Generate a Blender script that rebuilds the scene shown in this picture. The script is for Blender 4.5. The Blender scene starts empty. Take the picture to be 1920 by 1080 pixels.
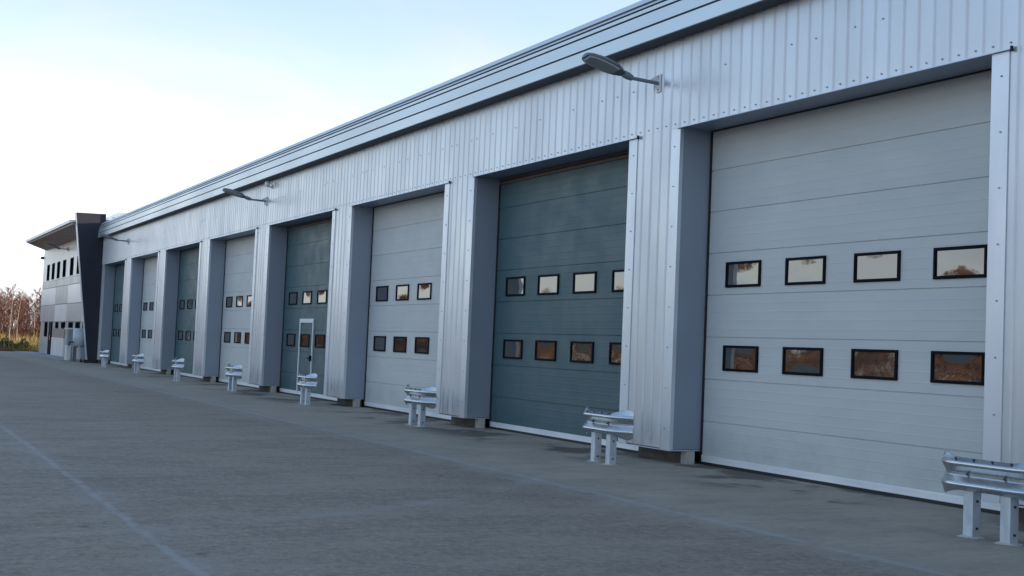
import bpy, math, random
from mathutils import Vector, Matrix
R = math.radians
rng = random.Random(7)
S = bpy.context.scene
COL = S.collection

# ------------------------------------------------------------------ helpers
WORLD = {}

class MB:
    """collects vertices and faces, then links them as ONE mesh object"""
    def __init__(s):
        s.v = []; s.f = []; s.m = []; s.sm = []
    def add(s, vs, fs, mi=0, smooth=False):
        n = len(s.v); s.v += [tuple(p) for p in vs]
        for f in fs:
            s.f.append(tuple(i + n for i in f)); s.m.append(mi); s.sm.append(smooth)
    def box(s, x0, x1, y0, y1, z0, z1, mi=0):
        s.add([(x0,y0,z0),(x1,y0,z0),(x1,y1,z0),(x0,y1,z0),(x0,y0,z1),(x1,y0,z1),(x1,y1,z1),(x0,y1,z1)],
              [(0,3,2,1),(4,5,6,7),(0,1,5,4),(1,2,6,5),(2,3,7,6),(3,0,4,7)], mi)
    def bevbox(s, x0, x1, y0, y1, z0, z1, b=.01, mi=0, smooth=False):
        pts = []
        for z, i in ((z0, b), (z0+b, 0), (z1-b, 0), (z1, b)):
            a0,a1,c0,c1 = x0+i,x1-i,y0+i,y1-i
            pts.append([(a0+b,c0,z),(a1-b,c0,z),(a1,c0+b,z),(a1,c1-b,z),(a1-b,c1,z),(a0+b,c1,z),(a0,c1-b,z),(a0,c0+b,z)])
        s.loft(pts, closed=True, caps=True, mi=mi, smooth=smooth)
    def loft(s, rings, closed=True, caps=False, mi=0, smooth=False):
        n = len(rings[0]); vs = [p for r in rings for p in r]; fs = []
        for i in range(len(rings)-1):
            for j in range(n if closed else n-1):
                k = (j+1) % n
                fs.append((i*n+j, i*n+k, (i+1)*n+k, (i+1)*n+j))
        s.add(vs, fs, mi, smooth)
        if caps:
            s.add(rings[0], [tuple(range(n))[::-1]], mi); s.add(rings[-1], [tuple(range(n))], mi)
    def tube(s, path, rad, n=10, mi=0, caps=True, smooth=True):
        rings = []
        path = [Vector(p) for p in path]
        for i, p in enumerate(path):
            d = (path[min(i+1, len(path)-1)] - path[max(i-1, 0)]).normalized()
            a = d.cross(Vector((0, 0, 1)))
            if a.length < .05: a = d.cross(Vector((1, 0, 0)))
            a.normalize(); b = d.cross(a)
            r = rad[i] if isinstance(rad, (list, tuple)) else rad
            rings.append([tuple(p + a*r*math.cos(2*math.pi*k/n) + b*r*math.sin(2*math.pi*k/n)) for k in range(n)])
        s.loft(rings, True, caps, mi, smooth)
    def ext_x(s, prof, x0, x1, mi=0, caps=True, closed=True):
        s.loft([[(x0,y,z) for y,z in prof],[(x1,y,z) for y,z in prof]], closed, caps and closed, mi)
    def ext_z(s, prof, z0, z1, mi=0, caps=False, closed=False):
        s.loft([[(x,y,z0) for x,y in prof],[(x,y,z1) for x,y in prof]], closed, caps, mi)
    def build(s, name, mats, parent=None, origin=None, label=None):
        me = bpy.data.meshes.new(name)
        xs = [p[0] for p in s.v]; ys = [p[1] for p in s.v]; zs = [p[2] for p in s.v]
        o = Vector(origin) if origin else Vector(((min(xs)+max(xs))/2, (min(ys)+max(ys))/2, min(zs)))
        me.from_pydata([(p[0]-o.x, p[1]-o.y, p[2]-o.z) for p in s.v], [], s.f)
        me.polygons.foreach_set('material_index', s.m)
        me.polygons.foreach_set('use_smooth', s.sm)
        for m in (mats if isinstance(mats, (list, tuple)) else [mats]): me.materials.append(m)
        me.validate(); me.update()
        ob = bpy.data.objects.new(name, me); COL.objects.link(ob)
        WORLD[ob.name] = o
        if parent is not None:
            ob.parent = parent; ob.location = o - WORLD[parent.name]
        else:
            ob.location = o
        if label: ob['label'] = label
        return ob

def tag(o, label=None, cat=None, group=None, kind=None):
    if label: o['label'] = label
    if cat: o['category'] = cat
    if group: o['group'] = group
    if kind: o['kind'] = kind
    return o

def thing(name, loc, label, cat, group=None):
    o = bpy.data.objects.new(name, None); COL.objects.link(o); o.location = loc
    o.empty_display_size = .3
    WORLD[o.name] = Vector(loc)
    return tag(o, label, cat, group)

def copy_tree(o, parent=None):
    c = o.copy(); COL.objects.link(c); c.parent = parent
    for ch in list(o.children): copy_tree(ch, c)
    return c

# ------------------------------------------------------------------ materials
def mat(name, col, rough=.5, metal=0, spec=.5, ior=None, coat=0):
    m = bpy.data.materials.new(name); m.use_nodes = True
    b = m.node_tree.nodes['Principled BSDF']
    b.inputs['Base Color'].default_value = (*col, 1)
    b.inputs['Roughness'].default_value = rough
    b.inputs['Metallic'].default_value = metal
    b.inputs['Specular IOR Level'].default_value = spec
    if ior: b.inputs['IOR'].default_value = ior
    if coat: b.inputs['Coat Weight'].default_value = coat
    return m

class NT:
    def __init__(s, m):
        s.t = m.node_tree; s.n = s.t.nodes; s.l = s.t.links
        s.bsdf = s.n.get('Principled BSDF')
        s.tc = s.n.new('ShaderNodeTexCoord')
        s.geo = s.n.new('ShaderNodeNewGeometry')
    def noise(s, scale, detail=4, rough=.55, vec=None, sc=(1,1,1), dist=0):
        mp = s.n.new('ShaderNodeMapping'); mp.inputs['Scale'].default_value = sc
        s.l.new(vec or s.geo.outputs['Position'], mp.inputs['Vector'])
        n = s.n.new('ShaderNodeTexNoise'); n.inputs['Scale'].default_value = scale
        n.inputs['Detail'].default_value = detail; n.inputs['Roughness'].default_value = rough
        n.inputs['Distortion'].default_value = dist
        s.l.new(mp.outputs[0], n.inputs['Vector']); return n.outputs['Fac']
    def ramp(s, x, a, b, lo=0., hi=1.):
        r = s.n.new('ShaderNodeMapRange'); r.interpolation_type = 'SMOOTHSTEP'
        r.inputs['From Min'].default_value = a; r.inputs['From Max'].default_value = b
        r.inputs['To Min'].default_value = lo; r.inputs['To Max'].default_value = hi
        s.l.new(x, r.inputs['Value']); return r.outputs[0]
    def math(s, op, a, b=None, c=None):
        m = s.n.new('ShaderNodeMath'); m.operation = op
        for i, v in enumerate((a, b, c)):
            if v is None: continue
            if isinstance(v, (int, float)): m.inputs[i].default_value = v
            else: s.l.new(v, m.inputs[i])
        return m.outputs[0]
    def mix(s, f, a, b):
        m = s.n.new('ShaderNodeMix'); m.data_type = 'RGBA'
        if isinstance(f, (int, float)): m.inputs['Factor'].default_value = f
        else: s.l.new(f, m.inputs['Factor'])
        for k, v in ((6, a), (7, b)):
            if isinstance(v, tuple): m.inputs[k].default_value = (*v, 1)
            else: s.l.new(v, m.inputs[k])
        return m.outputs[2]
    def bump(s, h, strength=.3, dist=.01):
        b = s.n.new('ShaderNodeBump'); b.inputs['Strength'].default_value = strength
        b.inputs['Distance'].default_value = dist
        s.l.new(h, b.inputs['Height']); s.l.new(b.outputs[0], s.bsdf.inputs['Normal'])
    def color(s, c): s.l.new(c, s.bsdf.inputs['Base Color'])
    def rough(s, c): s.l.new(c, s.bsdf.inputs['Roughness'])
    def xyz(s):
        x = s.n.new('ShaderNodeSeparateXYZ'); s.l.new(s.geo.outputs['Position'], x.inputs[0]); return x.outputs

def vary(m, a, b, scale=1.2, sc=(1,1,1), rl=None, bump=0, bscale=3, bdist=.004, bsc=(1,1,1)):
    t = NT(m); n = t.noise(scale, 5, .6, sc=sc)
    t.color(t.mix(t.ramp(n, .3, .7), a, b))
    if rl: t.rough(t.ramp(t.noise(scale*2.1, 4, sc=sc), .3, .7, rl[0], rl[1]))
    if bump: t.bump(t.noise(bscale, 3, sc=bsc), bump, bdist)
    return m

M = {}
M['clad'] = vary(mat('silver_cladding', (0.583,0.581,0.555), .36, .55), (0.547,0.587,0.638), (0.600,0.638,0.688), .9, (1,1,.25), (.30,.40), .10, 1.3, .02, (1,1,.5))
def soil_and_foot(m):
    t = NT(m); src = t.bsdf.inputs['Base Color'].links[0].from_socket
    z = t.xyz()[2]
    st = t.math('MULTIPLY', t.ramp(t.noise(1.6, 5, .7, sc=(5.5,5.5,.10)), .50, .72), .10)
    ft = t.math('MULTIPLY', t.ramp(z, 1.1, .2), t.ramp(t.noise(3.5, 5, .7, sc=(1,1,.5)), .40, .70))  # foot: grime, with the ground's darker reflection put into the colour as well
    c = t.mix(st, src, (.40,.43,.48)); c = t.mix(t.math('MULTIPLY', ft, .45), c, (.27,.27,.28)); t.color(c)
soil_and_foot(M['clad'])
M['trim'] = vary(mat('silver_flashing', (0.587,0.583,0.569), .32, .5), (0.611,0.652,0.716), (0.664,0.705,0.768), .8, (1,1,.3), (.30,.42), .10, 1.7, .02)
M['reveal'] = vary(mat('slate_reveal_panel', (.3,.35,.4), .42, .35), (.275,.325,.40), (.30,.35,.425), .7, (1,1,.3), (.36,.5), .08, 1.1, .02)
M['fascia'] = vary(mat('eaves_panel', (0.541,0.544,0.519), .34, .55), (0.563,0.615,0.649), (0.612,0.664,0.696), .5, (.3,1,1), (.30,.42), .08, .8, .02)
M['roof'] = mat('roof_sheet', (.45,.47,.5), .5, .4)
M['dark'] = mat('dark_gap', (.022,.026,.036), .6)
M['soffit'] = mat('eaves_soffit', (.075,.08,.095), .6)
M['rubber'] = mat('black_rubber', (.012,.013,.017), .6)
M['alu'] = vary(mat('aluminium_rail', (0.690,0.690,0.690), .45, .3), (0.713,0.759,0.805), (0.828,0.862,0.897), 3, (.4,1,1))
M['frame'] = mat('black_window_frame', (.006,.007,.012), .6, 0, .06)
M['screw'] = mat('screw_head', (.33,.36,.41), .5, .3)
M['concrete'] = vary(mat('plinth_concrete', (0.312,0.307,0.300), .9), (0.354,0.358,0.350), (0.447,0.450,0.430), 5)
M['shadeconc'] = vary(mat('shaded_concrete', (.1,.1,.1), .9), (.075,.068,.062), (.13,.12,.11), 4)  # plinth front lies in shade; that darkness is put into this colour
M['galv'] = vary(mat('galvanised_steel', (.5,.5,.5), .3, .88), (.44,.48,.52), (.50,.54,.58), 3, (1,1,1), (.22,.30))
M['post'] = vary(mat('galvanised_post', (0.690,0.690,0.690), .5, .55), (0.483,0.540,0.609), (0.632,0.690,0.759), 9, (1,1,.4), (.4,.6))
M['bolt'] = mat('dark_bolt', (.05,.06,.08), .5, .5)
M['lamp'] = mat('lamp_housing', (.13,.145,.17), .4, .3)
M['lamp_rim'] = mat('lamp_rim', (.62,.64,.66), .4, 0)
M['lamp_arm'] = mat('lamp_arm_steel', (.22,.25,.29), .45, .5)
M['white'] = mat('white_plastic', (.75,.77,.80), .5)
M['lens'] = mat('lamp_lens', (.31,.33,.33), .25, 0, .6)
M['fin'] = vary(mat('charcoal_fin_panel', (.03,.035,.05), .65, 0, .2), (.028,.032,.045), (.036,.040,.054), .8)
M['white_metal'] = mat('white_frame', (.66,.70,.74), .45, .2)
M['brown_seal'] = vary(mat('brown_header', (.12,.09,.08), .6), (.10,.075,.070), (.14,.105,.095), 2, (.2,1,1))

def door_mat(name, a, b):
    m = mat(name, a, .5, 0, .45)
    t = NT(m)
    n = t.noise(1.1, 5, .6, sc=(.5,1,1.6))
    c = t.mix(t.ramp(n, .3, .72), a, b)
    z = t.xyz()[2]
    d = t.math('MULTIPLY', t.ramp(z, .9, .05), t.ramp(t.noise(2.6, 5, .65), .42, .75))
    c = t.mix(t.math('MULTIPLY', d, .5), c, tuple(x*.72 for x in a))
    t.color(c); t.rough(t.ramp(t.noise(2.2, 4), .3, .7, .42, .56))
    hgt = t.math('ADD', t.math('MULTIPLY', t.noise(55, 2, .6, sc=(.5,1,1)), .12), t.noise(1.7, 2, .5, sc=(.6,1,1.6)))
    t.bump(hgt, .13, .012)
    return m
M['pale'] = door_mat('pale_grey_green_door', (0.491,0.512,0.513), (0.534,0.552,0.546))
M['teal'] = door_mat('teal_door', (.055,.108,.122), (.060,.116,.131))

def glass(name, ior, base):
    m = mat(name, base, .035, 0, .5, ior)
    t = NT(m)
    a = t.noise(5.5, 2, .5); t.bump(a, .14, .005)
    return m
M['glass'] = glass('glazing', 2.45, (.028,.026,.026))
M['glass_dark'] = mat('far_glazing', (.006,.007,.010), .9, 0, 0)

# concrete yard with joints, chalky tyre marks and damp patches
def yard_mat():
    m = mat('yard_concrete', (0.112,0.114,0.112), .85, 0, .35); t = NT(m)
    x, y, z = t.xyz()
    big = t.noise(.22, 5, .6); mid = t.noise(.9, 6, .68, sc=(1.3,.8,1)); fine = t.noise(60, 3, .7); grit = t.noise(11, 5, .72); blot = t.noise(3.2, 5, .7)
    c = t.mix(t.ramp(big, .33, .67), (0.199,0.171,0.143), (0.242,0.205,0.167))
    c = t.mix(t.math('MULTIPLY', t.ramp(mid, .50, .74), .55), c, (0.303,0.251,0.201))
    c = t.mix(t.math('MULTIPLY', t.ramp(mid, .48, .26), .60), c, (0.150,0.131,0.111))
    # broom finish across the slab, at right angles to the building
    br = t.noise(3.2, 6, .72, sc=(3.4, .55, 1))
    c = t.mix(t.math('MULTIPLY', t.ramp(br, .50, .70), .40), c, (0.316,0.262,0.206))
    c = t.mix(t.math('MULTIPLY', t.ramp(br, .48, .32), .35), c, (0.145,0.125,0.107))
    c = t.mix(t.math('MULTIPLY', t.ramp(blot, .56, .70), .38), c, (0.332,0.273,0.214))
    c = t.mix(t.math('MULTIPLY', t.ramp(blot, .42, .28), .38), c, (0.142,0.122,0.101))
    c = t.mix(t.math('MULTIPLY', t.ramp(grit, .50, .62), .50), c, (0.332,0.270,0.212))
    c = t.mix(t.math('MULTIPLY', t.ramp(grit, .49, .38), .50), c, (0.125,0.107,0.089))
    c = t.mix(t.math('MULTIPLY', t.ramp(fine, .55, .70), .45), c, (0.117,0.100,0.085))
    st = t.noise(1.5, 7, .78, sc=(2.6, .7, 1)); cl = t.noise(.55, 7, .75, sc=(1.6, .8, 1))
    c = t.mix(t.math('MULTIPLY', t.ramp(st, .47, .60), .22), c, (0.300,0.262,0.219))
    c = t.mix(t.math('MULTIPLY', t.ramp(st, .50, .38), .26), c, (0.125,0.113,0.100))
    c = t.mix(t.math('MULTIPLY', t.ramp(cl, .49, .60), .36), c, (0.287,0.251,0.211))
    c = t.mix(t.math('MULTIPLY', t.ramp(cl, .49, .38), .36), c, (0.134,0.120,0.105))
    sp = t.noise(26, 2, .5)
    c = t.mix(t.math('MULTIPLY', t.ramp(sp, .62, .68), .6), c, (0.383,0.339,0.286))
    # small dark spots: gum, oil drips
    vo = t.n.new('ShaderNodeTexVoronoi'); vo.inputs['Scale'].default_value = .9; t.l.new(t.geo.outputs['Position'], vo.inputs['Vector'])
    c = t.mix(t.math('MULTIPLY', t.ramp(vo.outputs['Distance'], .055, .03), .65), c, (0.057,0.050,0.045))
    # apron slab against the doors: browner
    wob = t.math('MULTIPLY', t.math('SUBTRACT', t.noise(.5, 3), .5), .5)
    yw = t.math('ADD', y, wob)
    ap = t.mix(t.ramp(mid, .3, .7), (0.277,0.248,0.206), (0.360,0.323,0.266))
    ap = t.mix(t.math('MULTIPLY', t.ramp(grit, .52, .70), .5), ap, (0.420,0.380,0.318))
    ap = t.mix(t.math('MULTIPLY', t.ramp(br, .48, .30), .5), ap, (0.203,0.179,0.146))
    ap = t.mix(t.math('MULTIPLY', t.ramp(st, .50, .38), .45), ap, (0.188,0.166,0.136))
    c = t.mix(t.math('MULTIPLY', t.ramp(yw, -3.45, -2.6), .82), c, ap)
    damp = t.math('MULTIPLY', t.ramp(yw, -1.7, -.5), t.ramp(t.noise(.55, 4, .6), .50, .58))
    c = t.mix(t.math('MULTIPLY', damp, .75), c, (.048,.040,.036))
    def line(dist, w, amount, lo=.38, hi=.66, ns=1.3):
        nonlocal c
        f = t.ramp(t.math('ABSOLUTE', dist), w, w*.15)
        br_ = t.ramp(t.noise(ns, 6, .7), lo, hi)
        c = t.mix(t.math('MULTIPLY', t.math('MULTIPLY', f, br_), amount), c, (.335,.335,.325))
    wl = t.math('MULTIPLY', t.math('SUBTRACT', t.noise(.9, 3), .5), .14)
    def yl(y0, slope=0.0):
        return t.math('ADD', t.math('SUBTRACT', t.math('SUBTRACT', y, y0), t.math('MULTIPLY', x, slope)), wl)
    line(yl(-8.5), .065, .58, .34, .58, 3.0)
    line(yl(-8.50), .40, .22, .36, .66, 1.6)
    line(yl(-3.13), .11, .58, .34, .58, 2.2)
    line(yl(-3.2), .60, .30, .40, .62, 1.4)
    for xc, sl, am in ((-31.8,-.45,.46), (-18.6,-.30,.46), (-45,-.4,.38)):
        # faint cross joints and scuffs between the two long joints
        d = t.math('SUBTRACT', t.math('SUBTRACT', x, xc), t.math('MULTIPLY', t.math('ADD', y, 8.0), sl))
        d = t.math('ADD', d, t.math('MULTIPLY', t.math('SUBTRACT', t.noise(.35, 3), .5), 1.2))
        lim = t.math('MULTIPLY', t.ramp(y, -2.0, -2.9), t.ramp(y, -11, -9))
        f = t.math('MULTIPLY', t.ramp(t.math('ABSOLUTE', d), .30, .05), t.ramp(t.noise(1.1, 5, .7), .36, .66))
        c = t.mix(t.math('MULTIPLY', t.math('MULTIPLY', f, lim), am), c, (.31,.31,.30))
    # curved tyre scuffs
    for cx, cy, r, am, x0, x1 in ((-20.6,-10.9,10.6,.40,-14.6,-10.0), (-9.0,-12.4,10.0,.30,-14,-6)):
        dx = t.math('SUBTRACT', x, cx); dy = t.math('SUBTRACT', y, cy)
        d = t.math('SUBTRACT', t.math('SQRT', t.math('ADD', t.math('MULTIPLY', dx, dx), t.math('MULTIPLY', dy, dy))), r)
        lim = t.math('MULTIPLY', t.ramp(x, x0-.6, x0+.6), t.ramp(x, x1+.6, x1-.6))
        lim = t.math('MULTIPLY', lim, t.ramp(y, -2.4, -3.0))
        f = t.math('MULTIPLY', t.ramp(t.math('ABSOLUTE', d), .16, .03), t.ramp(t.noise(1.7, 5, .7), .34, .64))
        c = t.mix(t.math('MULTIPLY', t.math('MULTIPLY', f, lim), am), c, (.31,.31,.30))
    t.color(c)
    t.rough(t.ramp(mid, .3, .7, .78, .92))
    h = t.math('ADD', t.math('MULTIPLY', grit, .6), t.math('MULTIPLY', fine, .4))
    t.bump(h, .6, .010)
    return m
M['yard'] = yard_mat()
M['field'] = vary(mat('field_soil', (.1,.08,.05), .95), (.11,.085,.040), (.19,.145,.060), .5)
M['grass'] = vary(mat('dry_grass', (.3,.2,.08), .8, 0, .2), (.23,.19,.075), (.37,.29,.12), .8)
M['shrub'] = vary(mat('shrub_leaf', (.05,.06,.03), .8, 0, .2), (.035,.045,.025), (.06,.075,.03), 1.5)
M['twig'] = vary(mat('birch_twig', (.1,.04,.03), .85, 0, .2), (.105,.050,.038), (.165,.078,.056), .3)
M['woodtwig'] = vary(mat('woodland_twig', (.2,.08,.03), .85, 0, .2), (.060,.030,.017), (.27,.135,.052), .22)
M['bark'] = vary(mat('birch_bark', (.4,.35,.3), .85, 0, .2), (.20,.15,.125), (.38,.30,.26), 2.5, (1,1,2))
M['darkbark'] = vary(mat('dark_bark', (.1,.07,.06), .9, 0, .2), (.09,.06,.05), (.16,.10,.08), 1.5)

# ------------------------------------------------------------------ measured layout (metres)
XL = [-15.003,-21.986,-28.924,-35.957,-43.096,-50.187,-57.385,-64.541]
XR = [-9.277,-16.377,-23.381,-30.352,-37.442,-44.574,-51.677,-58.892]
H, D, ZB, ZT = 5.0, .567, .215, 6.38
PITCH = .235
XE, XW = 30.0, -65.15

# ================================================================== THE SETTING
b = MB(); b.add([(-3000,-3000,-.03),(3000,-3000,-.03),(3000,3000,-.03),(-3000,3000,-.03)], [(0,1,2,3)])
tag(b.build('ground', M['field'], origin=(0,0,-.03)), kind='structure')
b = MB(); b.add([(-91,-58,0),(60,-58,0),(60,40,0),(-91,40,0)], [(0,1,2,3)])
tag(b.build('yard', M['yard'], origin=(0,0,0)), kind='structure')
# paved strip along the office front
M['path'] = vary(mat('path_slabs', (.3,.3,.3), .85), (.24,.245,.26), (.32,.325,.34), 1.2)
b = MB(); b.box(-91, -69.0, -1.25, -.02, .002, .035)
tag(b.build('path', M['path']), kind='structure')
# low brown kerb and earth bank behind the yard
M['kerb'] = vary(mat('brown_kerb', (.15,.08,.06), .9), (.12,.060,.048), (.19,.10,.08), 1.5)
b = MB(); b.box(-91.3, -91.0, -40, -1.35, -.03, .17)
tag(b.build('kerb', M['kerb']), kind='structure')
b = MB(); g = []; NX, NY = 26, 60
for i in range(NX+1):
    for j in range(NY+1):
        x = -91.3 - i*6; y = -120 + j*4
        z = -.05 + .95*min(1, max(0, (-91.3-x)/24)) + rng.uniform(-.06, .06)*(i > 0)
        g.append((x, y, z))
b.add(g, [(i*(NY+1)+j, i*(NY+1)+j+1, (i+1)*(NY+1)+j+1, (i+1)*(NY+1)+j) for i in range(NX) for j in range(NY)], smooth=True)
tag(b.build('terrain', M['field'], origin=(-100,0,0)), kind='structure')

# ================================================================== WAREHOUSE
W = thing('warehouse', (-30, 8, 0), 'long silver metal warehouse with ribbed cladding and a row of eight tall overhead doors', 'warehouse')

def rib_profile(x0, x1):
    """ribbed sheet front between x0 and x1: flat pans at y=0, narrow grooves at y=.032"""
    pts = [(x0, 0.0)]
    k = math.ceil((x0 + .01)/PITCH)
    while True:
        c = k*PITCH
        if c + .05 > x1: break
        if c - .05 > x0:
            pts += [(c-.032, 0), (c-.016, .020), (c+.014, .020), (c+.032, 0)]
        k += 1
    pts.append((x1, 0.0)); return pts

def screw(m, x, z, y=0.0, mi=1, r=.011):
    n = 6; f = [(x+r*math.cos(k*math.pi/3), y-.012, z+r*math.sin(k*math.pi/3)) for k in range(n)]
    bk = [(p[0], y, p[2]) for p in f]
    m.loft([bk, f], True, False, mi); m.add(f, [tuple(range(n))], mi)

# cladding band above the doors
b = MB()
b.ext_z(rib_profile(XW, XE), H, ZT)
k = math.ceil(XW/PITCH)
while k*PITCH < 2:
    cx = k*PITCH + PITCH/2
    screw(b, cx, H+.06)
    if rng.random() < .22: screw(b, cx, H + .74 + rng.uniform(-.01, .01))
    k += 1
wall = b.build('wall', [M['clad'], M['screw']], W)
b = MB(); b.box(XW, XE, .04, D-.003, H+.004, ZT-.01)
b.build('wall_core', M['dark'], W)

# piers between the doors
piers = []
edges_l = [XR[0]] + [XR[i+1] for i in range(7)]           # left edge of the pier = right edge of a door
piers = [(XR[0], -7.90)] + [(XR[i+1], XL[i]) for i in range(7)] + [(XW, XL[7])]
TW = .225
for i, (a, c) in enumerate(piers):
    b = MB(); b.box(a, c, .036, D-.003, ZB, H)
    p = b.build('pier', M['reveal'], W)
    b = MB()
    b.ext_z(rib_profile(a+.01, c-.01), ZB+.004, H-.001)
    zz = ZB + .35
    b.build('pier_cladding', [M['clad'], M['screw']], p)
    for side in (0, 1):
        x0, x1 = (a-.004, a+TW) if side == 0 else (c-TW, c+.004)
        if i == 8 and side == 0: continue
        b = MB()
        # L shaped flashing: a flat face proud of the cladding and a return round the corner
        if side == 0:
            pr = [(x0,.05),(x0,-.014),(x1,-.014),(x1,-.002),(x0+.004,-.002),(x0+.004,.05)]
        else:
            pr = [(x1,.05),(x1-.004,.05),(x1-.004,-.002),(x0,-.002),(x0,-.014),(x1,-.014)]
        b.ext_z(pr[::-1] if side == 0 else pr, ZB-.008, H-.022, closed=True, caps=True)
        z = ZB + .30
        while z < H-.1:
            screw(b, (x0+x1)/2 + (.02 if side == 0 else -.02), z, -.014, r=.010); z += .60
        b.build('corner_trim', [M['trim'], M['screw']], p)
    # closing strip under the cladding and concrete upstand behind
    b = MB(); b.box(a-.002, c+.002, -.010, D-.006, ZB-.022, ZB-.009)
    b.build('base_trim', M['trim'], p)
    b = MB(); b.box(a+.015, c-.16, .36, D-.004, -.02, ZB-.024)
    b.build('plinth', M['shadeconc'], p)
    b = MB(); b.bevbox(c-.155, c-.004, .31, .46, -.02, ZB-.024, .006)
    b.build('plinth_block', M['concrete'], p)

# unseen right hand run lengthened to block low sun, two flank walls, roof
b = MB()
b.ext_z(rib_profile(-1.9, XE), .0, H-.001)
b.build('wall_extension', M['clad'], W)
b = MB(); b.box(XE-.1, XE, .04, 28, 0, ZT); b.box(XW+.01, XE, 27.9, 28, 0, ZT+.4)
b.box(XW+.01, XW+.11, D+.1, 27.9, 0, ZT+.4); b.box(-1.9, XE-.1, .04, .3, 0, H)
b.box(XW+.11, XE-.1, 2.2, 2.3, .0, ZT)
b.build('flank_wall', M['reveal'], W)

# eaves fascia: three bands stepped back with shadow gaps
b = MB()
def band(p, mi=0): b.ext_x(p, XW, XE, mi)
band([(-.285,6.362),(-.275,6.572),(-.20,6.572),(-.20,6.362)])
band([(-.275,6.605),(-.262,6.800),(-.18,6.800),(-.18,6.605)])
band([(-.262,6.832),(-.258,6.888),(-.18,6.888),(-.18,6.832)])
band([(-.252,6.922),(-.130,7.120),(.10,7.150),(.10,6.922)])
band([(-.235,6.40),(-.225,7.0),(.02,7.0),(.02,6.40)], 1)
fas = b.build('fascia', [M['fascia'], M['dark']], W)
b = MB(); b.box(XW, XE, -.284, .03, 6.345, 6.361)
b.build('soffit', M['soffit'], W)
b = MB()
b.ext_x([(-.06,7.155),(14,8.6),(28.2,7.15),(28.2,7.0),(14,8.45),(.11,7.0),(.11,7.152)], XW, XE)
b.build('roof', M['roof'], W)

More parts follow.
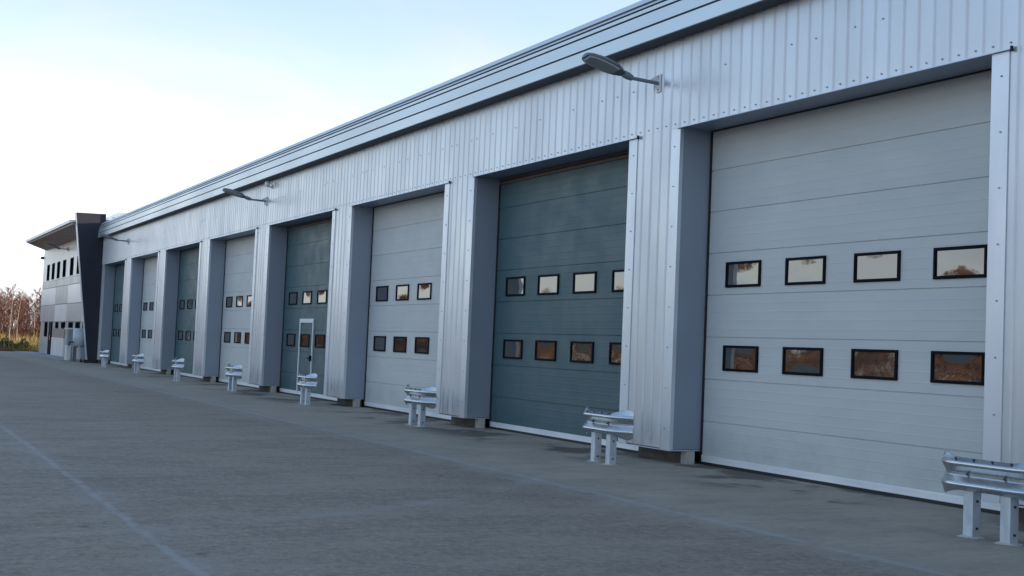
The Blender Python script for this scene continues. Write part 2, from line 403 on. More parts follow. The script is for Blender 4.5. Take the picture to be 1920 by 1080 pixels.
# openings and doors
PAN = .624
for i in range(8):
    xl, xr = XL[i], XR[i]
    teal = i % 2 == 1
    low = .13 if i in (1, 3) else .02
    b = MB(); b.box(xl+.001, xr-.001, .038, D-.004, H-.002, H+.002)
    b.build('lintel_soffit', M['reveal'], W)
    # drip flashing at the foot of the upper cladding, running past the right corner trim
    b = MB()
    b.ext_x([(.02,H-.004),(-.046,H-.012),(-.050,H-.026),(-.046,H-.026),(-.040,H-.018),(.02,H-.010)][::-1], xl-.09, xr+.27)
    b.box(xr+.262, xr+.276, -.052, -.012, H-.045, H+.012, 1)  # dark block painted for the unlit hollow of the open end
    b.build('drip_flashing', [M['trim'], M['rubber']], W)
    # door leaf: eight ribbed sections
    dm = M['teal' if teal else 'pale']
    prof = [(D+.05, .143), (D, .143)]
    ztop = H - low
    for k in range(8):
        z0 = .02 + k*PAN; z1 = min(z0 + PAN, ztop)
        lo = max(z0, .15)
        for r in range(1, 5):
            zr = z0 + r*PAN/5
            if zr < lo+.03 or zr > z1-.03: continue
            prof += [(D, zr-.012), (D-.0014, zr-.005), (D-.0014, zr+.005), (D, zr+.012)]
        if z1 < ztop-.01:
            prof += [(D, z1-.008), (D+.014, z1-.004), (D+.014, z1+.004), (D, z1+.008)]
    prof += [(D, ztop), (D+.05, ztop)]
    b = MB(); b.ext_x(prof[::-1], xl+.03, xr-.005)
    door = b.build('overhead_door', dm, W, label=('dark teal overhead door' if teal else 'pale grey-green overhead door') + (' with a white wicket door frame' if i == 3 else ''))
    b = MB(); b.box(xl+.032, xr-.006, D-.012, D+.05, .045, .140)
    b.box(xl+.032, xr-.006, D-.018, D-.0125, .104, .136)
    b.build('bottom_rail', M['alu'], door)
    b = MB(); b.box(xl+.003, xl+.034, D-.022, D+.06, .0, ztop); b.box(xr-.02, xr-.003, D-.022, D-.001, .0, ztop)
    b.box(xl+.036, xr-.02, D-.010, D+.045, -.01, .043)
    b.build('door_seal', M['rubber'], door)
    if low > .05:
        b = MB()
        b.ext_x([(D+.05,H-.01),(D-.03,H-.01),(D-.035,H-.055),(D-.005,H-.065),(D-.01,H-.075),(D-.04,H-.085),(D-.035,H-.128),(D+.05,H-.128)], xl+.036, xr-.02)
        b.build('header_seal', M['brown_seal'], door)
    else:
        b = MB(); b.box(xl+.036, xr-.02, D-.02, D+.05, H-.018, H-.006)
        b.build('header_seal', M['rubber'], door)
    WX = [xl + .47 + k*1.322*((xr-xl)/5.726) for k in range(4)]
    for zi, zc in ((0, 1.592), (1, 2.808)):
        for k in range(4):
            x0 = WX[k]; x1 = x0 + .79*((xr-xl)/5.726); z0, z1 = zc-.186, zc+.186; t = .037
            b = MB(); ya, yb = D-.026, D+.004
            o = [(x0,z0),(x1,z0),(x1,z1),(x0,z1)]; n = [(x0+t,z0+t),(x1-t,z0+t),(x1-t,z1-t),(x0+t,z1-t)]
            c_ = .006
            o2 = [(x0+c_,z0+c_),(x1-c_,z0+c_),(x1-c_,z1-c_),(x0+c_,z1-c_)]
            rings = [[(x,yb,z) for x,z in o],[(x,ya+c_,z) for x,z in o],[(x,ya,z) for x,z in o2],[(x,ya,z) for x,z in n],[(x,yb,z) for x,z in n]]
            b.loft(rings, True, False)
            wf = b.build('window_frame', M['frame'], door)
            # acrylic pane, dished a little between its edges
            b = MB(); NU, NV = 14, 8; A = (.0021 if zi == 0 else .0034)*rng.uniform(.6, 1.5)*(-.8 if (i*3+k*5+zi) % 7 in (2, 5) else 1); sx = rng.uniform(-.3,.3); sz = rng.uniform(-.25,.25)
            tw = rng.uniform(-.0022,.0022)
            px0, px1, pz0, pz1 = x0+t-.001, x1-t+.001, z0+t-.001, z1-t+.001
            vs = []
            for a_ in range(NU+1):
                for c2 in range(NV+1):
                    u = -1 + 2*a_/NU; v = -1 + 2*c2/NV
                    vs.append((px0+(px1-px0)*a_/NU, D-.008 + A*(1-u*u)*(1-v*v)*(1+sx*u+sz*v) + tw*u*v, pz0+(pz1-pz0)*c2/NV))
            b.add(vs, [(a_*(NV+1)+c2, (a_+1)*(NV+1)+c2, (a_+1)*(NV+1)+c2+1, a_*(NV+1)+c2+1) for a_ in range(NU) for c2 in range(NV)], smooth=True)
            b.build('window_pane', M['glass'], wf.parent)
    if i == 3:
        b = MB(); x0, x1, zt = -34.28, -33.06, 2.16; w = .065
        b.box(x0, x0+w, D-.038, D-.004, .13, zt-w); b.box(x1-w, x1, D-.038, D-.004, .13, zt-w)
        b.box(x0, x1, D-.040, D-.004, zt-w, zt+.05)
        b.build('wicket_frame', M['white_metal'], door)
        b = MB(); b.bevbox(x1-w-.06, x1-w+.05, D-.085, D-.041, 1.02, 1.18, .01); b.tube([(x1-w-.01,D-.09,1.1),(x1-w-.16,D-.10,1.1)], .014, 8)
        b.build('wicket_handle', M['frame'], door)

# ================================================================== FIN WALL
b = MB(); x0, x1 = -65.50, -65.18
q = [(.06,0),(-.43,0),(-1.40,7.56),(.06,7.60)]
b.loft([[(x1,y,z) for y,z in q],[(x0,y,z) for y,z in q]], True, True)
fin = thing('fin_wall', (-65.3,-.2,0), 'dark navy fin wall, wider at the top, between the warehouse and the office block', 'wall')
b.build('fin_panel', M['fin'], fin)
b = MB()
e = [(-.43,.0),(-1.40,7.56)]
for (ya,za),(yb,zb) in [(e[0],e[1])]:
    b.loft([[(x,ya-.03,za) for x in (x0-.01,x1+.012)] + [(x,ya-.002,za) for x in (x1+.012,x0-.01)],
            [(x,yb-.03,zb) for x in (x0-.01,x1+.012)] + [(x,yb-.002,zb) for x in (x1+.012,x0-.01)]], True, True)
b.build('edge_trim', M['trim'], fin)
b = MB(); b.box(x0-.03, x1+.03, -.62, .02, .0, .16)
b.build('base', M['rubber'], fin)

# ================================================================== OFFICE BLOCK
OB = thing('office_block', (-77,5,0), 'two storey office block with checkered silver panels and a wide overhanging roof', 'office building')
X0, X1 = -88.3, -65.51
YO = 0.0
M['off_light'] = vary(mat('office_panel_light', (.6,.6,.6), .4, .2), (.72,.73,.74), (.80,.81,.81), .6, (1,1,.4), (.3,.42))
M['off_mid'] = vary(mat('office_panel_mid', (.5,.5,.5), .4, .35), (.42,.43,.45), (.48,.49,.51), .6, (1,1,.4), (.34,.46))
M['off_top'] = vary(mat('office_band', (.6,.6,.6), .4, .15), (.76,.79,.80), (.82,.84,.85), .8)
M['off_soffit'] = vary(mat('brown_soffit', (.2,.12,.10), .5), (.30,.175,.145), (.36,.21,.175), .6)
M['brick'] = vary(mat('pink_brick', (.3,.2,.18), .9), (.33,.235,.205), (.40,.29,.26), 2)
b = MB(); b.box(X0, X1, YO+.02, 8.5, 0, 7.35)
b.build('wall', M['off_mid'], OB)
cols = [X0, -81.4, -76.3, -70.6, X1]
rows = [2.10, 3.16, 4.27]
for r in range(2):
    for k in range(4):
        m = M['off_light'] if (r + k) % 2 else M['off_mid']
        b = MB(); b.bevbox(cols[k]+.03, cols[k+1]-.03, YO-.045, YO+.019, rows[r]+.02, rows[r+1]-.02, .008)
        b.build('cladding_panel', m, OB)
b = MB(); b.box(X0, X1, YO-.03, YO+.019, 4.29, 4.72); b.build('band_panel', M['off_mid'], OB)
b = MB(); b.box(X0, X1, YO-.03, YO+.019, 4.74, 6.95); b.build('upper_panel', M['off_top'], OB)
for xc in (-85.6,-83.25,-80.85,-78.35,-75.35,-72.75,-69.9,-67.3):
    b = MB(); w = .60
    b.box(xc-w, xc+w, YO-.05, YO-.031, 4.80, 5.84)
    f = b.build('window', M['frame'], OB)
    b = MB(); b.box(xc-w+.05, xc+w-.05, YO-.056, YO-.051, 4.85, 5.79); b.build('pane', M['glass_dark'], f)
for (xa, xb, za, zb) in ((-85.9,-84.8,1.15,2.09),(-80.8,-79.85,1.70,2.09),(-78.3,-77.0,1.70,2.09),(-75.3,-74.0,1.70,2.09),(-72.7,-71.4,1.70,2.09),(-70.2,-69.0,1.70,2.09)):
    b = MB(); b.box(xa, xb, YO-.04, YO+.019, za, zb); f = b.build('window', M['frame'], OB)
    b = MB(); b.box(xa+.05, xb-.05, YO-.046, YO-.041, za+.05, zb-.05); b.build('pane', M['glass_dark'], f)
b = MB(); b.box(-83.7,-82.5,YO-.05,YO+.019,.04,2.09); f = b.build('door', M['frame'], OB)
b = MB(); b.tube([(-82.7,YO-.09,.95),(-82.7,YO-.09,1.25)], .015, 6); b.build('handle', M['white_metal'], f)
b = MB(); b.box(-82.0,-76.9,YO-.03,YO+.019,1.15,1.68); b.build('brick_panel', M['brick'], OB)
b = MB(); b.box(-82.2,-77.0,YO-.04,YO+.019,.04,1.14); b.build('white_panel', M['off_light'], OB)
b = MB(); b.box(-88.2,-84.0,YO-.03,YO+.019,.04,1.10); b.build('base_panel', M['off_mid'], OB)
# overhanging roof: thin edge, sloping brown soffit
b = MB()
b.loft([[(-88.45,.3,6.86),(-82.2,-1.75,6.92),(-82.2,-1.75,7.06),(-88.6,.3,7.06)],[(-65.5,.3,6.80),(-65.5,-1.52,6.96),(-65.5,-1.52,7.10),(-65.5,.3,7.06)]], True, True)
rf = b.build('roof_overhang', M['off_soffit'], OB)
b = MB(); b.loft([[(-88.9,.4,7.0),(-82.5,-1.86,7.0),(-82.5,-1.86,7.15),(-88.9,.4,7.15)],[(-65.5,.4,7.06),(-65.5,-1.64,7.06),(-65.5,-1.64,7.2),(-65.5,.4,7.2)]], True, True)
b.build('roof_edge', M['off_top'], rf)
b = MB(); b.box(-88.6, -65.52, .42, 9, 7.36, 7.5); b.box(-70, -64.8, .6, 6, 7.2, 7.72)
b.build('roof', M['fascia'], OB)
b = MB(); b.bevbox(-88.62,-88.32,-.2,.12,6.33,6.5,.02); b.build('wall_floodlight', M['frame'], OB)

# ================================================================== WALL LAMPS
def lamp(x, z, label, y=0.0, s=1.0):
    t = thing('wall_lamp', (x, y, z), label, 'wall lamp', 'lamps along the warehouse wall' if x > -65 else None)
    b = MB(); b.bevbox(x-.055, x+.055, y-.022, y-.001, z-.14, z+.14, .006)
    for zz in (-.1, .1): screw(b, x, z+zz, y-.022, 1, .013)
    b.build('wall_plate', [M['white'], M['bolt']], t)
    b = MB()   # gusset above and below the arm
    for sg, ln in ((1, .19), (-1, .10)):
        tri = [(y-.022, z+sg*.028), (y-.022, z+sg*.13), (y-ln, z+sg*.030)]
        b.loft([[(x-.006,p,q) for p,q in tri],[(x+.006,p,q) for p,q in tri]], True, True)
    b.build('gusset', M['white'], t)
    b = MB(); b.tube([(x,y-.02,z),(x,y-.60,z+.015)], .028, 12); b.build('arm', M['lamp_arm'], t)
    # head: tilted up, narrow neck then a long rounded housing
    ca, sa = math.cos(R(14.5)), math.sin(R(14.5))
    oy, oz = y-.52, z+.02
    cr, sr = math.cos(R(9)), math.sin(R(9))
    def P(u, w, h):
        u *= .93; w, h = w*cr - h*sr, w*sr + h*cr
        return (x+w, oy - u*ca + h*sa, oz + u*sa + h*ca)
    b = MB(); rings = []
    for u, w, h0, h1 in ((-.02,.040,-.045,.045),(.05,.052,-.055,.055),(.14,.060,-.050,.060),(.17,.045,-.035,.05)):
        rings.append([P(u, w*math.cos(a), (h0+h1)/2 + (h1-h0)/2*math.sin(a)) for a in [k*math.pi/6 for k in range(12)]])
    b.loft(rings, True, True, smooth=True); b.build('knuckle', M['lamp_arm'], t)
    us = [(.15,.055),(.20,.085),(.26,.120),(.34,.150),(.45,.165),(.60,.170),(.74,.162),(.83,.148),(.885,.118),(.92,.075)]
    b = MB(); rings = []
    for u, w in us:
        hh = .075*min(1, (u-.10)/.25) * (1 if u < .6 else max(.35, 1-(u-.6)*1.6))
        rings.append([P(u,-w,-.018),P(u,-w,.010),P(u,-w*.8,hh*.7),P(u,-w*.35,hh),P(u,w*.35,hh),P(u,w*.8,hh*.7),P(u,w,.010),P(u,w,-.018)])
    b.loft(rings, True, True, smooth=False); b.build('housing', M['lamp'], t)
    b = MB()
    us2 = [(.30,.128),(.45,.150),(.60,.155),(.74,.147),(.83,.130),(.885,.098)]
    lo = [P(u,-w,-.020) for u,w in us2] + [P(u,w,-.020) for u,w in us2[::-1]]
    li = [P(.315+(u-.30)*.93,-(w-.030),-.030) for u,w in us2] + [P(.315+(u-.30)*.93,(w-.030),-.030) for u,w in us2[::-1]]
    b.loft([lo, li], True, False); b.build('rim', M['lamp_rim'], t)
    b = MB(); b.add([tuple(Vector(p)+Vector((0,.002,.003))) for p in li], [tuple(range(len(li)))[::-1]])
    b.build('lens', M['lens'], t)
    return t
lamp(-15.62, 5.755, 'largest grey wall lamp, above the pier beside the nearest pale door')
lamp(-36.40, 5.745, 'grey wall lamp above the pier left of the door with the wicket frame')
lamp(-58.3, 5.80, 'small far wall lamp on a short arm, its head overlapping the dark navy fin wall')
ol = lamp(-77.0, 6.40, 'thin dark lamp under the overhanging roof of the office block', y=-.031)

# small white sensor on the wall above the wicket door
t = thing('wall_sensor', (-35.9,0,6.19), 'small white round sensor on a bracket high on the cladding under the eaves', 'sensor')
b = MB(); b.bevbox(-35.95,-35.85,-.03,-.001,6.08,6.20,.008); b.tube([(-35.9,-.02,6.12),(-35.9,-.14,6.14)], .02, 8)
b.build('bracket', M['white'], t)
b = MB(); rings = []
for k in range(1, 8):
    a = math.pi*k/8
    rings.append([(-35.9+.085*math.sin(a)*math.cos(q), -.16+.085*math.sin(a)*math.sin(q), 6.21-.085*math.cos(a)) for q in [j*math.pi/6 for j in range(12)]])
b.loft(rings, True, True, smooth=True); b.build('globe', M['white'], t)

# ================================================================== GUARD RAILS
def guard_rail():
    t = thing('guard_rail', (0,0,0), 'x', 'guard rail', 'guard rails in front of the piers')
    prof = [(.004,-.155),(.012,-.154),(.072,-.120),(.081,-.110),(.083,-.098),(.081,-.088),(.072,-.076),(.010,-.022),(.004,-.012),(.004,.012),(.010,.022),(.072,.076),(.081,.088),(.083,.098),(.081,.110),(.072,.120),(.012,.154),(.004,.155)]
    stations = []
    Lh, curve = .28, .36
    n = 44
    for k in range(n+1):
        s = -(Lh+curve) + 2*(Lh+curve)*k/n
        e = max(0, abs(s)-Lh)
        rad = .62; ang = e/rad
        x = math.copysign(Lh + rad*math.sin(ang), s) if e > 0 else s
        y = rad*(1-math.cos(ang))*1.8
        ef = min(1, e/curve)                       # the end opens into a fishtail
        fl = ef**1.4; hs = 1 + 1.9*ef**1.5
        corner = {0: .52, 1: .78, 2: .92}.get(min(k, n-k), 1)
        nx, ny = math.copysign(math.sin(ang), s), -math.cos(ang)
        stations.append((x, y, nx, ny, fl, hs*corner))
    def lip(h, hs): return h if abs(h) <= .11 else math.copysign(.11 + (abs(h)-.11)*hs, h)
    def dep(d, h, fl): return d + (.030 - d)*fl*(.85 if abs(h) > .115 else .55)
    b = MB(); zc = .588
    fr = [[(x+nx*dep(d,h,fl), y+ny*dep(d,h,fl), zc+lip(h,hs)) for d,h in prof] for x,y,nx,ny,fl,hs in stations]
    bk = [[(x+nx*(dep(d,h,fl)-.005), y+ny*(dep(d,h,fl)-.005), zc+lip(h,hs)) for d,h in prof] for x,y,nx,ny,fl,hs in stations]
    rings = [f + g[::-1] for f, g in zip(fr, bk)]
    b.loft(rings, True, True, smooth=False)
    for px in (-.21, .21):          # splice bolts belong to the beam
        b.tube([(px,-.004,zc),(px,-.018,zc)], .012, 8, 1)
        for dx in (-.11, .10):
            b.tube([(px+dx,-.040,zc+.136),(px+dx,-.050,zc+.152)], .011, 6, 1)
    b.build('beam', [M['galv'], M['bolt']], t)
    for px in (-.21, .21):
        b = MB(); w, dp, th = .055, .11, .008
        y0 = .012
        pr = [(px-w,y0+dp),(px-w,y0),(px+w,y0),(px+w,y0+dp),(px+w-th,y0+dp),(px+w-th,y0+th),(px-w+th,y0+th),(px-w+th,y0+dp)]
        b.ext_z(pr, 0, .70, closed=True, caps=True)
        for zz in (.085, .34): b.tube([(px+w-.002,y0+.055,zz),(px+w+.012,y0+.055,zz)], .013, 8, 1)
        po = b.build('post', [M['post'], M['bolt']], t)
        gq = random.Random(int(px*100)); g0 = []
        for rr, zz in ((1.0,.001),(.72,.012)):
            g0.append([(px+(w+.07)*rr*math.cos(k*math.pi/7)*gq.uniform(.85,1.1), y0+.05+.13*rr*math.sin(k*math.pi/7)*gq.uniform(.85,1.1), zz) for k in range(14)])
        gm = MB(); gm.loft(g0, True, True, smooth=True); gm.build('grout', M['concrete'], po)
        b = MB(); b.box(px-.06, px+.06, .002, .011, zc-.10, zc+.10)
        b.build('spacer', M['post'], po)
    return t
gr = guard_rail()
spots = [(-8.14,-1.26,'largest galvanised guard rail, at the right beside the nearest pale door'),
         (-15.23,-1.07,'galvanised guard rail before the pier between the nearest pale and nearest teal doors'),
         (-22.45,-.88,'galvanised guard rail in front of the second pale door, left of the nearest teal door'),
         (-29.55,-.83,'galvanised guard rail below the white wicket door frame'),
         (-36.35,-.84,'galvanised guard rail standing by the pier just left of the door with the wicket frame'),
         (-43.45,-.88,'galvanised guard rail third from the dark fin wall'),
         (-50.70,-.84,'small galvanised guard rail second from the dark fin wall'),
         (-58.10,-.90,'smallest and farthest galvanised guard rail, nearest the dark fin wall')]
for i, (x, y, lab) in enumerate(spots):
    o = gr if i == 0 else copy_tree(gr)
    o.location = (x, y, 0); o['label'] = lab
    o.rotation_euler = (0, 0, R([1.5,-1,2,-2.5,1,-1.5,2,0][i]))

# ================================================================== THINGS BY THE OFFICE
M['tank'] = vary(mat('grey_tank', (.3,.3,.3), .45, .3), (.34,.38,.41), (.42,.46,.49), 2.5)
M['bin'] = vary(mat('grey_plastic', (.2,.2,.2), .5), (.27,.30,.33), (.33,.36,.39), 3)
t = thing('wheelie_bin', (-66.2,-.42,0), 'grey wheeled waste bin standing at the foot of the dark fin wall', 'waste bin')
b = MB(); x, y = -66.2, -.42
b.loft([[(x-.22,y-.24,.10),(x+.22,y-.24,.10),(x+.22,y+.24,.10),(x-.22,y+.24,.10)],[(x-.29,y-.30,.78),(x+.29,y-.30,.78),(x+.29,y+.30,.78),(x-.29,y+.30,.78)]], True, True)
b.build('body', M['bin'], t)
b = MB(); b.loft([[(x-.31,y-.33,.782),(x+.31,y-.33,.782),(x+.31,y+.33,.782),(x-.31,y+.33,.782)],[(x-.30,y-.31,.83),(x+.30,y-.31,.83),(x+.27,y+.31,.88),(x-.27,y+.31,.88)]], True, True)
b.build('lid', M['lamp'], t)
for dy in (-.22, .22):
    b = MB(); b.tube([(x+.16,y+dy-.03,.10),(x+.16,y+dy+.03,.10)], .10, 12); b.build('wheel', M['rubber'], t)
b = MB(); b.box(x-.2,x-.08,y-.2,y+.2,0,.098); b.build('foot', M['rubber'], t)

t = thing('storage_tank', (-66.95,-.52,0), 'round grey tank on a dark stand behind the grey waste bin', 'tank')
b = MB(); x, y = -66.95, -.52
b.tube([(x,y,.80),(x,y,.84),(x,y,1.66),(x,y,1.72)], [.40,.43,.43,.33], 20); b.tube([(x,y,1.18),(x,y,1.22)], .442, 20)
b.build('drum', M['tank'], t)
b = MB()
for dx in (-.3,.3):
    for dy in (-.3,.3): b.box(x+dx-.04,x+dx+.04,y+dy-.04,y+dy+.04,0,.74)
b.box(x-.42,x+.42,y-.42,y+.42,.74,.799); b.build('stand', M['lamp'], t)
b = MB(); b.tube([(x+.1,y-.40,1.0),(x+.2,y-.62,1.0),(x+.2,y-.63,.8)], .04, 8); b.build('outlet', M['bolt'], t)

t = thing('metal_cabinet', (-70.6,-.62,0), 'tall dark grey metal cabinet with a pale top against the office wall', 'cabinet')
b = MB(); b.bevbox(-71.0,-70.2,-.78,-.46,.04,1.66,.015); b.build('body', M['bin'], t)
b = MB(); b.box(-71.05,-70.15,-.82,-.05,1.662,1.74); b.build('top', M['off_light'], t)
b = MB(); b.box(-70.199,-70.194,-.63,-.615,.10,1.60); b.build('door_gap', M['dark'], t)

t = thing('utility_pillar', (-69.0,-.86,0), 'short white utility pillar standing in front of the dark grey cabinet', 'utility pillar')
b = MB(); b.bevbox(-69.3,-68.8,-.98,-.74,.0,.74,.02); b.build('body', M['off_light'], t)
b = MB(); b.bevbox(-69.34,-68.76,-1.0,-.72,.742,.80,.015); b.build('cap', M['white'], t)

# ================================================================== TREES AND GRASS
def bare_tree(b, x, y, z, h, r, nb=16, ntw=9, tw=.02, seed=0, lean=(0,0)):
    q = random.Random(seed)
    path = []; rad = []
    n = 7; ph = q.uniform(0, 6)
    for k in range(n+1):
        f = k/n
        path.append((x + lean[0]*f*h + .12*math.sin(ph+f*4)*f, y + lean[1]*f*h + .12*math.cos(ph+f*5)*f, z + h*f*.94))
        rad.append(r*(1-f)**.8 + .008)
    b.tube(path, rad, 6, 0, False)
    def at(f):
        k = min(n-1, int(f*n)); w = f*n-k
        return Vector(path[k]).lerp(Vector(path[k+1]), w)
    for i in range(nb):
        f = .28 + .70*(i/nb)**.85
        p = at(f); a = i*2.4 + q.uniform(-.5,.5)
        ln = h*(.30*(1.05-f)+.05)*q.uniform(.7,1.25)
        d = Vector((math.cos(a), math.sin(a), q.uniform(.7,1.5))).normalized()
        p1 = p + d*ln*.5; p2 = p1 + (d+Vector((0,0,.25))).normalized()*ln*.5
        b.tube([p, p1, p2], [r*.32*(1-f)+.007, .007+r*.15*(1-f), .004], 3, 1, False)
        for j in range(ntw):
            g = q.uniform(.15, 1); o = p.lerp(p1, g*2) if g < .5 else p1.lerp(p2, g*2-1)
            e = (d + Vector((q.uniform(-1,1), q.uniform(-1,1), q.uniform(-.2,1)))).normalized()*q.uniform(.25,.75)*(.5+.08*h)
            s = e.cross(Vector((q.uniform(-1,1),q.uniform(-1,1),q.uniform(-1,1)))).normalized()*tw
            m1 = o + e*.55 + s*2
            b.add([o-s*.5, o+s*.5, m1+s*.4, o+e], [(0,1,2,3)], 1)

def bank_z(x): return -.05 + .95*min(1, max(0, (-91.3-x)/24))
# individual birches standing in front of the thicket
fronts = [(-101.5,-.62,4.9,.05,(.02,.0),'leaning pale birch with a forked stem in front of the reddish thicket'),
          (-102.0,-.05,4.6,.045,(-.01,.03),'slender pale birch beside the forked birch, close to the office corner'),
          (-103.5,-1.55,4.5,.045,(.0,-.02),'thin pale birch at the left edge of the photo'),]
for i, (x, y, h, r, ln, lab) in enumerate(fronts):
    t = thing('birch_tree', (x, y, bank_z(x)-.05), lab, 'tree', 'pale birches by the yard')
    b = MB(); bare_tree(b, x, y, bank_z(x)-.05, h, r, 18, 8, .010, 50+i, ln)
    tr = MB(); tr.v = b.v
    for part, mi in (('trunk', 0), ('crown', 1)):
        c = MB(); mp = {}
        for f, m_, sm in zip(b.f, b.m, b.sm):
            if m_ != mi: continue
            for v in f:
                if v not in mp: mp[v] = len(c.v); c.v.append(b.v[v])
            c.f.append(tuple(mp[v] for v in f)); c.m.append(0); c.sm.append(sm)
        c.build(part, M['bark'] if mi == 0 else M['twig'], t)
# thicket behind: one mass of young birches nobody could count
b = MB(); q = random.Random(3)
for i in range(800):
    x = -107 - q.random()**1.2*50; y = q.uniform(-42, 34)
    if y > 14 and x > -118: x -= 12
    bare_tree(b, x, y, bank_z(x)-.1, q.uniform(3.0,4.5)*(1+.22*(-107-x)/50), q.uniform(.02,.045), 17, 11, q.uniform(.008,.013), 100+i, (q.uniform(-.03,.03), q.uniform(-.03,.03)))
for i in range(1500):
    x = -106 - q.random()**1.3*30; y = q.uniform(-40, 32); z = bank_z(x)
    if y > 14 and x > -118: x -= 12
    hh = q.uniform(1.6, 3.6)
    for j in range(10):
        o = Vector((x+q.gauss(0,.25), y+q.gauss(0,.35), z-.05)); e = Vector((q.gauss(0,.22), q.gauss(0,.22), 1))*hh*q.uniform(.6,1.1)
        sd_ = Vector((q.uniform(-1,1), q.uniform(-1,1), 0)).normalized()*.016
        b.add([o-sd_, o+sd_, o+e*.6+sd_*.7, o+e, o+e*.55-sd_*.7], [(0,1,2,3,4)], 1)
tag(b.build('thicket', [M['darkbark'], M['twig']]), 'thicket of bare reddish brown young trees beyond the yard, left of the office', 'thicket', kind='stuff')
# woodland on the open side of the yard (seen mirrored in the door windows)
b = MB(); q = random.Random(5)
for i in range(520):
    x = q.uniform(-330, 40); y = -66 - q.random()*45
    bare_tree(b, x, y, -.1, q.uniform(6,10.5), q.uniform(.06,.16), 15, 8, q.uniform(.08,.14), 900+i)
for i in range(850):
    x = q.uniform(-330, 40); y = -67 - q.random()*25
    hh = q.uniform(3, 6)
    for j in range(9):
        o = Vector((x+q.gauss(0,.6), y+q.gauss(0,.6), -.05)); e = Vector((q.gauss(0,.25), q.gauss(0,.25), 1))*hh*q.uniform(.6,1.1)
        sd_ = Vector((q.uniform(-1,1), q.uniform(-.3,.3), 0)).normalized()*.10
        b.add([o-sd_, o+sd_, o+e*.6+sd_*.7, o+e, o+e*.55-sd_*.7], [(0,1,2,3,4)], 1)
tag(b.build('woodland', [M['darkbark'], M['woodtwig']]), 'belt of bare brown trees along the far side of the yard, mirrored in the door windows', 'woodland', kind='stuff')
# dry grass
b = MB(); q = random.Random(9)
for i in range(17000):
    x = -91.6 - q.random()**1.3*18; y = q.uniform(-22, 9)
    cl = .5 + .5*math.sin(x*1.3+2*math.sin(y*.7))*math.sin(y*1.1+math.sin(x*.6))
    h = (.22 + .66*q.random())*(.55+.75*cl); z = bank_z(x)-.04
    a = q.uniform(0, 6.28); w = .022; dx, dy = math.cos(a)*w, math.sin(a)*w
    lx, ly = q.gauss(0,.16)*h, q.gauss(0,.16)*h
    b.add([(x-dx,y-dy,z),(x+dx,y+dy,z),(x+dx*.7+lx*.5,y+dy*.7+ly*.5,z+h*.6),(x+lx,y+ly,z+h),(x-dx*.7+lx*.5,y-dy*.7+ly*.5,z+h*.6)], [(0,1,2,3,4)])
tag(b.build('tall_grass', M['grass'], origin=(-98,0,0)), 'tall straw coloured grass growing on the bank beyond the yard', 'grass', kind='stuff')
for (x, y, h, w, lab) in ((-92.6,-1.95,.95,.75,'dark low shrub in the dry grass at the left edge of the photo'), (-92.8,-.72,.85,.8,'dark low shrub in the dry grass left of the office corner')):
    b = MB(); q = random.Random(int(x*10))
    for i in range(900):
        v = Vector((q.gauss(0,1), q.gauss(0,1), q.gauss(0,1))).normalized()*q.random()**.4
        p = Vector((x+v.x*w*.6, y+v.y*w, .05+(v.z*.5+.5)*h*(.8+.3*math.sin(5*v.y))))
        e = Vector((q.uniform(-1,1),q.uniform(-1,1),q.uniform(-.3,1))).normalized()*.09
        s = e.cross(Vector((q.uniform(-1,1),q.uniform(-1,1),.3))).normalized()*.03
        b.add([p-s, p+e*.5+s, p+e, p+e*.4-s*2], [(0,1,2,3)])
    for i in range(5):
        b.tube([(x,y,-.05),(x+q.uniform(-.2,.2),y+q.uniform(-.3,.3),h*.7)], [.02,.008], 4, 0, False)
    tag(b.build('low_shrub', M['shrub']), lab, 'shrub', 'dark shrubs in the grass')

# ================================================================== LIGHT
EL, AZ = R(6.5), math.atan2(.42, .91)
sd = Vector((math.sin(AZ)*math.cos(EL), math.cos(AZ)*math.cos(EL), math.sin(EL)))
w = bpy.data.worlds.new('World'); S.world = w; w.use_nodes = True
nt = w.node_tree; bg = nt.nodes['Background']
sky = nt.nodes.new('ShaderNodeTexSky'); sky.sky_type = 'NISHITA'; sky.sun_disc = False
sky.sun_elevation = EL; sky.sun_rotation = AZ
sky.air_density = 1.0; sky.dust_density = .5; sky.ozone_density = 2.5
# thin high cloud: a pale veil that thickens towards the horizon
tc = nt.nodes.new('ShaderNodeTexCoord'); mp = nt.nodes.new('ShaderNodeMapping')
mp.inputs['Scale'].default_value = (1.2, 2.2, 5.0); mp.inputs['Rotation'].default_value = (0, .12, .4)
nt.links.new(tc.outputs['Generated'], mp.inputs['Vector'])
cn = nt.nodes.new('ShaderNodeTexNoise'); cn.inputs['Scale'].default_value = 1.5; cn.inputs['Detail'].default_value = 6; cn.inputs['Roughness'].default_value = .55
cn.inputs['Distortion'].default_value = .4
nt.links.new(mp.outputs[0], cn.inputs['Vector'])
mr = nt.nodes.new('ShaderNodeMapRange'); mr.interpolation_type = 'SMOOTHSTEP'
mr.inputs['From Min'].default_value = .38; mr.inputs['From Max'].default_value = .66
mr.inputs['To Min'].default_value = -.18; mr.inputs['To Max'].default_value = .16
nt.links.new(cn.outputs['Fac'], mr.inputs['Value'])
sx_ = nt.nodes.new('ShaderNodeSeparateXYZ'); nt.links.new(tc.outputs['Generated'], sx_.inputs[0])
mh = nt.nodes.new('ShaderNodeMapRange'); mh.interpolation_type = 'SMOOTHSTEP'
mh.inputs['From Min'].default_value = 0; mh.inputs['From Max'].default_value = .75
mh.inputs['To Min'].default_value = .94; mh.inputs['To Max'].default_value = .35
nt.links.new(sx_.outputs[2], mh.inputs['Value'])
ad = nt.nodes.new('ShaderNodeMath'); ad.operation = 'ADD'; ad.use_clamp = True
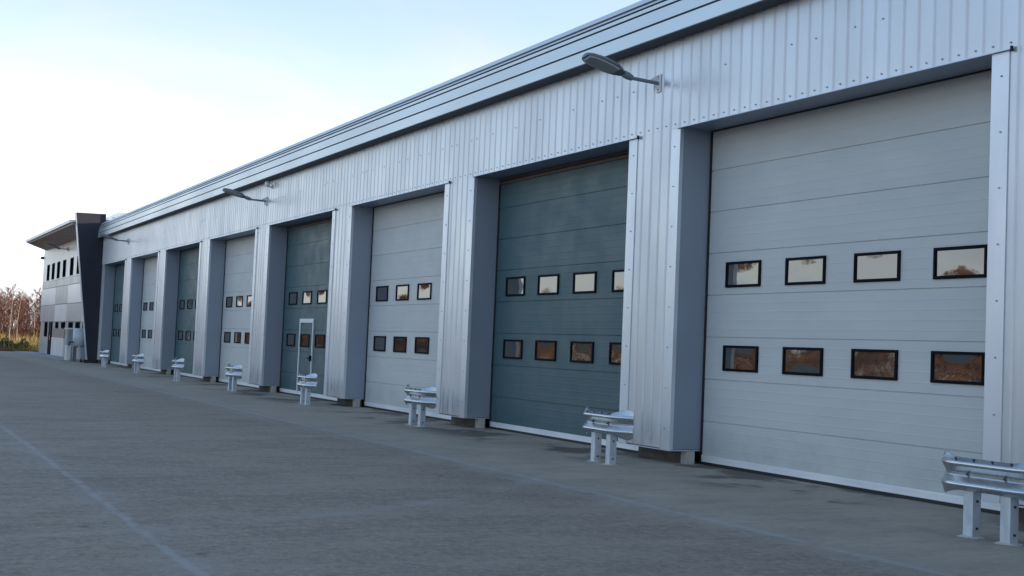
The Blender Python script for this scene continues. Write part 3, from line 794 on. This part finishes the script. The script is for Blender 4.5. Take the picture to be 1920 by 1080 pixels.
nt.links.new(mr.outputs[0], ad.inputs[0]); nt.links.new(mh.outputs[0], ad.inputs[1])
mx = nt.nodes.new('ShaderNodeMix'); mx.data_type = 'RGBA'
nt.links.new(ad.outputs[0], mx.inputs['Factor']); nt.links.new(sky.outputs[0], mx.inputs[6])
vc = nt.nodes.new('ShaderNodeMix'); vc.data_type = 'RGBA'
vh = nt.nodes.new('ShaderNodeMapRange'); vh.interpolation_type = 'SMOOTHSTEP'
vh.inputs['From Min'].default_value = .03; vh.inputs['From Max'].default_value = .33
nt.links.new(sx_.outputs[2], vh.inputs['Value']); nt.links.new(vh.outputs[0], vc.inputs['Factor'])
vc.inputs[6].default_value = (2.5, 2.60, 2.75, 1); vc.inputs[7].default_value = (1.16, 1.34, 1.62, 1)
nt.links.new(vc.outputs[2], mx.inputs[7])
nt.links.new(mx.outputs[2], bg.inputs['Color'])
bg.inputs['Strength'].default_value = .15
ld = bpy.data.lights.new('sun', 'SUN'); ld.energy = 2.0; ld.angle = R(.5); ld.color = (1, .78, .55)
lo = bpy.data.objects.new('sun', ld); COL.objects.link(lo)
lo.rotation_euler = (-sd).to_track_quat('-Z', 'Y').to_euler()
lo.location = sd*100

# ================================================================== CAMERA
f_, yaw, pit, rol = 2312.371, -1.08794941, .0498943456, .0425707379
fw = Vector((math.sin(yaw)*math.cos(pit), math.cos(yaw)*math.cos(pit), math.sin(pit)))
rt = Vector((math.cos(yaw), -math.sin(yaw), 0)); up = rt.cross(fw)
r2 = rt*math.cos(rol) + up*math.sin(rol); u2 = -rt*math.sin(rol) + up*math.cos(rol)
cd = bpy.data.cameras.new('camera'); cam = bpy.data.objects.new('camera', cd); COL.objects.link(cam)
cd.sensor_width = 36; cd.lens = f_/1920*36; cd.clip_end = 6000; cd.clip_start = .05
mm = Matrix((r2, u2, -fw)).transposed().to_4x4(); mm.translation = Vector((0, -10.5918645, 1.58232175))
cam.matrix_world = mm
S.camera = cam
S.view_settings.view_transform = 'Standard'; S.view_settings.look = 'None'
S.view_settings.exposure = 1.95; S.view_settings.gamma = 1
S.cycles.max_bounces = 8
